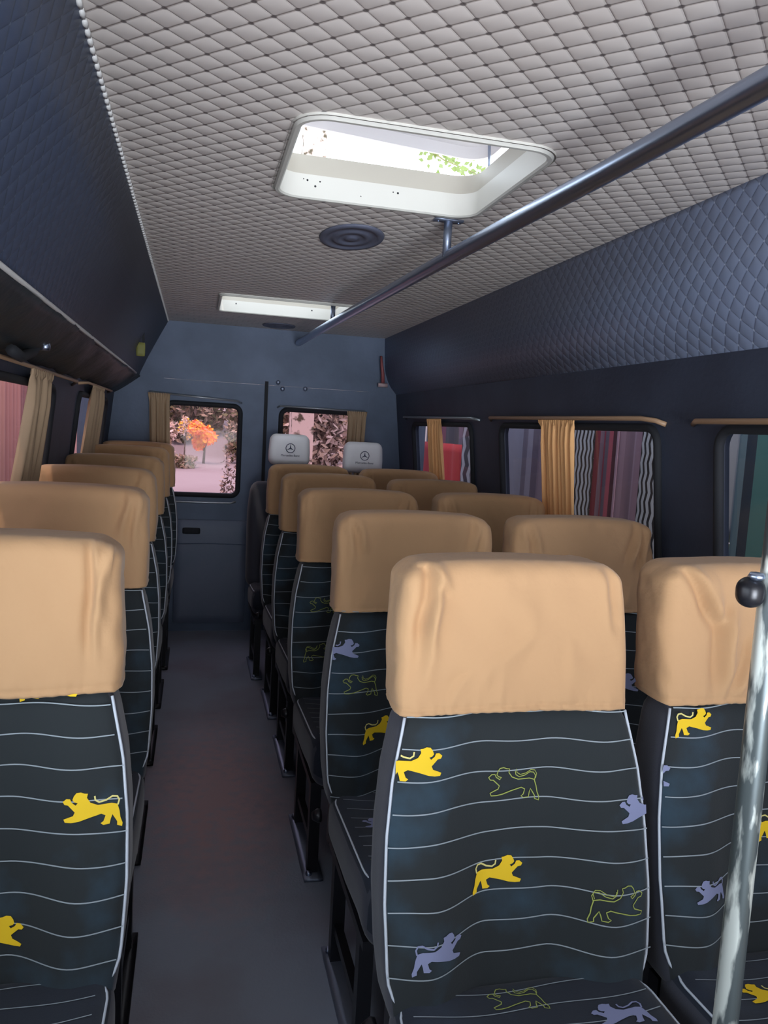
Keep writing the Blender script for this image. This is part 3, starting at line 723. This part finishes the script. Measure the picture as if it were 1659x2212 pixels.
seat((-.322, 1.93), 'second left-column seat from the front, brown tan slipcover with frayed right edge', GL, 41, [(.1, .6, 'grey')], rise=.032)
seat((-.338, 2.66), 'third seat from the front in the left column, brownish slipcover below the nearer curtain', GL, 42, [(.1, .6, 'grey')], rise=.035)
seat((-.338, 3.36), 'fourth seat from the front in the left column', GL, 43, [(.1, .6, 'grey')], rise=.045, res=30, cres=(40, 8, 26))
seat((-.336, 3.98), 'fifth seat from the front in the left column, next to last before the rear door', GL, 44, [(.1, .6, 'grey')], rise=.065, res=30, cres=(40, 8, 26))
seat((-.325, 4.56), 'rearmost seat of the left column, overlapping the left rear door window', GL, 45, [(.1, .6, 'grey')], rise=.07, res=30, cres=(40, 8, 26))

# the two seats with white headrest covers in the last row
def emblem(parent, y, z):
    e = MB(); e.tube([(.026*math.cos(t*PI/16), y, z+.026*math.sin(t*PI/16)) for t in range(32)], .0019, 6, closed=True)
    for k in range(3):
        a = PI/2+k*2*PI/3; d = Vector((math.cos(a), 0, math.sin(a))); s = Vector((-d.z, 0, d.x)); c = Vector((0, y-.0005, z))
        pts = [c+s*.0042-d*.0024, c+d*.025, c-s*.0042-d*.0024, c+Vector((0, -.002, 0))]
        e.add(pts, [(0, 3, 1), (1, 3, 2), (0, 2, 3), (0, 1, 2)])
    e.obj('round_emblem', M_emb, parent, False)
    cu = bpy.data.curves.new('t', 'FONT'); cu.body = 'Mercedes-Benz'; cu.size = .0175; cu.align_x = 'CENTER'; cu.extrude = .0006; cu.resolution_u = 3
    to = bpy.data.objects.new('t', cu); me = bpy.data.meshes.new_from_object(to); bpy.data.objects.remove(to)
    for v in me.vertices: v.co = Vector((v.co.x, y-.001-v.co.z, z-.048+v.co.y))
    me.materials.append(M_emb); link(bpy.data.objects.new('lettering', me), parent)
def captain(x, y, headz, label, hx=0):
    root = empty('passenger_seat', (x, y, 0)); tag(root, label, 'seat', 'dark seats with white headrest covers')
    make_frame(root); cu = make_cushion(root, False); cu.scale.y = .66
    v, f = roundbox((.235, .055, .30), .05, (24, 8, 24)); out = []
    for q in v:
        t = (q.z+.3)/.6; u = q.x*(1-.10*max(0, (t-.6)/.4)**2); fr = max(0, -q.y/.055)
        out.append((u, q.y+.07+K*(q.z+.3)-.02*bol(u)*fr, q.z+.72))
    b = mesh_obj('backrest', out, f, M_side, root)
    for s in (-1, 1): MB().tube([(hx+s*.055, .19, 1.0), (hx+s*.055, .20, headz-.10)], .006, 8).obj('headrest_post', M_steel, root)
    v, f = roundbox((.120, .048, .092), .040, (20, 8, 16)); out = []
    for q in v:
        t = (q.z+.092)/.184; out.append((q.x*(1-.10*max(0, t-.45)), q.y-.006*(1-(q.x/.12)**2)*(1 if q.y < 0 else 0), q.z))
    h = mesh_obj('headrest', out, f, M_coverw, root); h.location = (hx, .19, headz-.092)
    emblem(h, -.0555, .012)
    return root
captain(.535, 4.36, 1.300, 'dark seat with the left of the two white headrest covers')
captain(1.005, 4.36, 1.276, 'dark seat with the right of the two white headrest covers', -.028)

# ------------------------------------------------------------------ outside
def stripes_mat(name, axis, stops, rough=.9, zig=None):
    m = bpy.data.materials.new(name); m.use_nodes = True; nt = m.node_tree; b = nt.nodes['Principled BSDF']; b.inputs['Roughness'].default_value = rough
    tc = nt.nodes.new('ShaderNodeTexCoord'); sp = nt.nodes.new('ShaderNodeSeparateXYZ'); nt.links.new(tc.outputs['Generated'], sp.inputs[0])
    src = sp.outputs[axis]
    if zig:
        pp = nt.nodes.new('ShaderNodeMath'); pp.operation = 'PINGPONG'; pp.inputs[1].default_value = zig[0]; nt.links.new(sp.outputs['Z'], pp.inputs[0])
        mu = nt.nodes.new('ShaderNodeMath'); mu.operation = 'MULTIPLY_ADD'; mu.inputs[1].default_value = zig[1]; nt.links.new(pp.outputs[0], mu.inputs[0]); nt.links.new(src, mu.inputs[2])
        fr = nt.nodes.new('ShaderNodeMath'); fr.operation = 'FRACT'; ml = nt.nodes.new('ShaderNodeMath'); ml.operation = 'MULTIPLY'; ml.inputs[1].default_value = zig[2]
        nt.links.new(mu.outputs[0], ml.inputs[0]); nt.links.new(ml.outputs[0], fr.inputs[0]); src = fr.outputs[0]
    cr = nt.nodes.new('ShaderNodeValToRGB'); cr.color_ramp.interpolation = 'CONSTANT'
    while len(cr.color_ramp.elements) < len(stops): cr.color_ramp.elements.new(.5)
    for e, (p, c) in zip(cr.color_ramp.elements, stops): e.position = p; e.color = c
    nt.links.new(src, cr.inputs[0]); nt.links.new(cr.outputs[0], b.inputs['Base Color']); return m
def cloth(x, y0, y1, z0, z1, m, label, n=3, amp=.02, name='hanging_textile'):
    nu, nv = 60, 16; v = []; f = []
    for j in range(nv+1):
        for i in range(nu+1):
            s = i/nu; t = j/nv; v.append((x+amp*math.sin(2*PI*n*s+t*.7)*(.4+.6*t), y0+(y1-y0)*s, z1+(z0-z1)*t))
    for j in range(nv):
        for i in range(nu): f.append((j*(nu+1)+i, j*(nu+1)+i+1, (j+1)*(nu+1)+i+1, (j+1)*(nu+1)+i))
    o = mesh_obj(name, v, f, m); md = o.modifiers.new('cloth', 'SOLIDIFY'); md.thickness = .004
    return tag(o, label, 'textile', 'textiles hanging outside the windows')
C = srgb
zigs = [(0, C(40, 44, 52)), (.45, C(196, 206, 214))]
cloth(1.748, 2.60, 2.80, .35, 1.9, stripes_mat('zigzag_a', 'Y', zigs, zig=(.025, 2.2, 6)), 'black and white zigzag cloth at the right edge of the middle right window', 1, .004)
cloth(1.757, 2.77, 3.00, .35, 1.9, stripes_mat('mauve', 'Y', [(0, C(150, 128, 148)), (.35, C(166, 146, 166)), (.4, C(140, 118, 136)), (.72, C(158, 134, 152))]), 'plain mauve cloth in the middle right window', 2, .006)
cloth(1.748, 2.98, 3.20, .35, 1.9, stripes_mat('maroon_stripes', 'Y', [(0, C(190, 160, 180)), (.08, C(80, 48, 62)), (.2, C(170, 90, 108)), (.32, C(110, 100, 118)), (.48, C(150, 60, 84)), (.56, C(130, 110, 128)), (.7, C(120, 44, 64)), (.86, C(150, 130, 148))]), 'maroon striped cloth in the middle right window', 2, .006)
cloth(1.739, 3.17, 3.37, .35, 1.9, stripes_mat('zigzag_b', 'Y', zigs, zig=(.025, 2.2, 6)), 'black and white zigzag cloth beside the wide orange curtain', 1, .004)
cloth(1.75, 3.34, 3.79, .35, 1.9, stripes_mat('dull_red', 'Y', [(0, C(140, 60, 80)), (.3, C(90, 70, 90)), (.6, C(140, 128, 150))]), 'dull red cloth mostly behind the wide orange curtain', 3, .006)
cloth(1.742, 3.75, 4.42, .35, 1.9, stripes_mat('lilac', 'Y', [(0, C(108, 100, 124)), (.12, C(150, 150, 176)), (.2, C(120, 116, 140)), (.3, C(156, 160, 186)), (.62, C(140, 146, 172)), (.85, C(98, 104, 124))]), 'lilac grey cloth at the left of the middle right window', 3, .006)
cloth(1.751, 4.40, 4.98, .35, 1.9, stripes_mat('speckled', 'Y', [(0, C(60, 60, 76)), (.5, C(176, 182, 200))], zig=(.04, 1.5, 5)), 'speckled grey cloth at the right of the rearmost side window', 3, .006)
cloth(1.76, 4.95, 6.4, .35, 1.285, stripes_mat('bright_red', 'Y', [(0, C(168, 50, 62)), (.5, C(136, 44, 58))]), 'bright red cloth low in the rearmost right side window', 6, .03)
cloth(1.95, 4.8, 6.5, 1.0, 2.1, stripes_mat('dark_slate', 'Y', [(0, C(76, 78, 96)), (.2, C(100, 92, 112)), (.5, C(66, 70, 84)), (.7, C(110, 70, 92)), (.8, C(70, 78, 94))]), 'dark slate cloth above the red cloth in the rearmost right side window', 6, .02)
cloth(1.751, 2.195, 2.64, 1.04, 1.9, stripes_mat('grey_dark_lines', 'Y', [(0, C(190, 196, 202)), (.3, C(206, 208, 216)), (.36, C(70, 70, 86)), (.42, C(190, 186, 204)), (.66, C(86, 80, 100)), (.72, C(196, 196, 206))]), 'pale grey cloth with dark lines in the nearest right side window', 1, .008)
cloth(1.742, 1.3, 2.215, .35, 1.9, stripes_mat('teal', 'Y', [(0, C(70, 128, 128)), (.8, C(84, 140, 138)), (.9, C(44, 66, 84)), (.95, C(120, 150, 160))]), 'teal cloth in the nearest right side window', 4, .008)
cloth(1.751, 2.2, 2.60, .35, 1.035, stripes_mat('yellowish', 'Y', [(0, C(150, 150, 80)), (.3, C(190, 190, 130)), (.5, C(120, 128, 72)), (.75, C(200, 206, 170))]), 'yellowish patterned cloth under the pale grey cloth in the nearest right side window', 1, .008)
# corrugated pink sheet wall on the left
v = []; f = []; n = 900
for i in range(n+1):
    y = 1.2+10.5*i/n; x = -1.25+.014*math.sin(y*2*PI/.11)
    v += [(x, y, -.55), (x, y, 2.1)]
for i in range(n): f.append((2*i, 2*i+2, 2*i+3, 2*i+1))
pk = mesh_obj('corrugated_sheet_wall', v, f, stripes_mat('pink_sheet', 'Y', [(0, C(186, 128, 120)), (.42, C(176, 116, 112)), (.47, C(136, 84, 86)), (.52, C(180, 126, 120)), (.60, C(136, 76, 82)), (.70, C(196, 140, 136)), (.8, C(130, 72, 78)), (.88, C(184, 128, 126))]))
pk.modifiers.new('thickness', 'SOLIDIFY').thickness = .01
tag(pk, 'pink corrugated sheet wall outside the left side windows', 'wall')
# ground behind the van
v = []; f = []; nx, ny = 40, 50
gz = lambda x, y: -.60+max(0, (y-7)/23)*.55+(max(0, y-31)*.28 if y > 31 else 0)
for j in range(ny+1):
    y = -4+(j/ny)**1.3*78
    for i in range(nx+1):
        x = -16+34*i/nx; v.append((x, y, gz(x, y)+.05*noise.noise(Vector((x*.5, y*.5, 0)))))
for j in range(ny):
    for i in range(nx): f.append((j*(nx+1)+i, j*(nx+1)+i+1, (j+1)*(nx+1)+i+1, (j+1)*(nx+1)+i))
g = mesh_obj('ground', v, f, mat('pale_dirt', srgb(150, 138, 140), .95, var=(.25, srgb(134, 118, 120), .4, .7), bump=(3, .5, .03))); struct(g)
# pale pillar
pl_ = empty('wall_pillar', (1.58, 12, -.5)); tag(pl_, 'tall pale rendered pillar outside, seen through the right rear door window and front hatch', 'pillar')
MB().box((0, 0, 4.0), (.165, .2, 4.0)).obj('shaft', mat('pale_render', srgb(184, 166, 158), .9, bump=(4, .4, .02), var=(9, srgb(70, 62, 48), .52, .62)), pl_, False)
MB().box((0, 0, 8.06), (.22, .25, .06)).obj('cap', M_white, pl_, False)
# trees and bushes: leaf clusters on a trunk
def tree(name, loc, rx, rz, n, leaf, mats, label, seed, trunk=True, cat='tree', group=None, cz=None):
    rnd = random.Random(seed); root = empty(name, loc); tag(root, label, cat, group); cz = rz if cz is None else cz
    v = []; f = []; mi = []
    blobs = [(Vector((rnd.uniform(-.55, .55)*rx, rnd.uniform(-.5, .5)*rx, cz+rnd.uniform(-.55, .55)*rz)), rnd.uniform(.35, .6)) for _ in range(9)]
    for _ in range(n):
        c, s = rnd.choice(blobs); d = Vector((rnd.gauss(0, 1), rnd.gauss(0, 1), rnd.gauss(0, 1))).normalized()*rnd.uniform(.5, 1)
        p = c+Vector((d.x*rx*s, d.y*rx*s, d.z*rz*s)); a = Vector((rnd.gauss(0, 1), rnd.gauss(0, 1), rnd.gauss(0, 1))).normalized(); b = a.orthogonal().normalized()
        L = leaf*rnd.uniform(.6, 1.4); k = len(v); v += [p-a*L, p+b*L*.45, p+a*L, p-b*L*.45]; f.append((k, k+1, k+2, k+3)); mi.append(rnd.randrange(len(mats)))
    mesh_obj('foliage', v, f, mats, root, False, mi)
    t = MB(); t.tube([(0, 0, 0), (.05*rx, 0, cz*.5), (-.04*rx, 0, cz)], [.07*rx+.01, .05*rx+.008, .02*rx+.004], 7)
    for k in range(4):
        e = blobs[k][0]; t.tube([(0, 0, cz*.45), tuple(e*.6+Vector((0, 0, cz*.15))), tuple(e)], [.03*rx+.004, .02*rx+.003, .008*rx+.002], 5)
    t.obj('branches', mat('bark', srgb(96, 78, 66), .9), root); return root
Lbrown = [mat('leaf_brown', srgb(122, 98, 78), .8), mat('leaf_olive', srgb(104, 98, 66), .8), mat('leaf_pale', srgb(160, 138, 120), .8)]
Lorange = [mat('leaf_orange', srgb(255, 150, 50), .7), mat('leaf_gold', srgb(250, 196, 70), .7), mat('leaf_coral', srgb(250, 130, 90), .7)]
Lpale = [mat('leaf_blossom', srgb(236, 206, 196), .8), mat('leaf_dusty', srgb(198, 170, 150), .8)]
Ldark = [mat('leaf_dark', srgb(78, 62, 54), .8), mat('leaf_mid', srgb(116, 92, 84), .8), mat('leaf_grey', srgb(180, 160, 150), .8)]
GT = 'trees and bushes beyond the rear windows'
tree('tree', (.28, 27.2, -.1), .55, .55, 1500, .09, Lorange, 'small orange-gold sunlit tree seen through the left rear door window', 1, group=GT, cz=.95)
tree('tree', (-.38, 28.5, -.1), .24, .55, 600, .07, Lpale+Lorange[1:2], 'pale cream sunlit sapling beside the orange tree', 2, group=GT, cz=1.2)
tree('bush', (-1.15, 26.4, -.1), .7, .8, 1500, .09, Lpale+Lbrown[:1], 'pale blossoming bush left of the orange tree, beside the curtain', 3, cat='bush', group=GT, cz=.9)
tree('bush', (1.75, 28.3, -.1), .85, .75, 1800, .09, Lbrown+Ldark[:1], 'reddish brown bush right of the orange tree', 4, cat='bush', group=GT, cz=.7)
tree('bush', (-.35, 25.5, -.15), .55, .22, 900, .06, Lbrown, 'low olive brown bush at the left edge of the pale track', 5, cat='bush', group=GT, cz=.18)
tree('bush', (.42, 9, -.55), .16, .75, 500, .025, Ldark, 'thin dark twiggy shrub close behind the left rear door', 6, cat='bush', group=GT, cz=.95)
for i, (x, y, h, lab) in enumerate(((-3.6, 31, 3.4, 'tall dull olive tree at the far left, behind the pale bush'), (.1, 33.4, 3.6, 'tall dull olive tree standing straight behind the orange tree'), (3.2, 31, 3.5, 'tall dull brown tree behind the reddish brown bush'), (6.6, 29.5, 3.4, 'tall brown tree far behind the pale pillar'))):
    tree('tree', (x, y, 0), 2.0, h*.5, 3600, .16, Lbrown+Ldark[1:2], lab, 10+i, group=GT, cz=h*.55)
tree('bush', (2.25, 13.6, -.5), .85, 1.2, 3600, .075, Ldark+Lbrown[2:], 'dark stony-looking bush right of the pale pillar', 20, cat='bush', group=GT, cz=1.4)
tree('bush', (1.25, 14.5, -.5), .5, 1.1, 1200, .07, Lpale+Lbrown[:1], 'pink brown bush just left of the pale pillar', 21, cat='bush', group=GT, cz=1.6)
# outside above the front hatch: leafy branch and a pale mast
br = empty('leafy_branch', (.75, 3.2, 2.56)); tag(br, 'green leafy branch hanging over the open front roof hatch', 'branch')
rnd = random.Random(7); v = []; f = []
bp_ = [Vector((.02, 0, 0)), Vector((.12, .0, -.035)), Vector((.22, .02, -.075)), Vector((.33, .0, -.11)), Vector((.43, 0, -.14))]
for k in range(105):
    s = rnd.random()**.8*3.999; i = int(s); p = bp_[i].lerp(bp_[i+1], s-i)+Vector((rnd.gauss(0, .02), rnd.gauss(0, .03), rnd.gauss(0, .022)))
    a = Vector((rnd.gauss(0, 1), rnd.gauss(0, .5), rnd.gauss(0, 1))).normalized(); b = a.cross(Vector((0, 1, 0))).normalized(); L = rnd.uniform(.012, .021)
    q = len(v); v += [p-a*L, p-a*L*.2+b*L*.6, p+a*L, p-a*L*.2-b*L*.6]; f.append((q, q+1, q+2, q+3))
mesh_obj('leaves', v, f, M_leaf, br, False)
MB().tube([Vector((-.3, .1, .12)), *bp_], [.006, .005, .004, .003, .002, .0015], 6).obj('stem', mat('green_bark', srgb(120, 120, 80), .9), br)
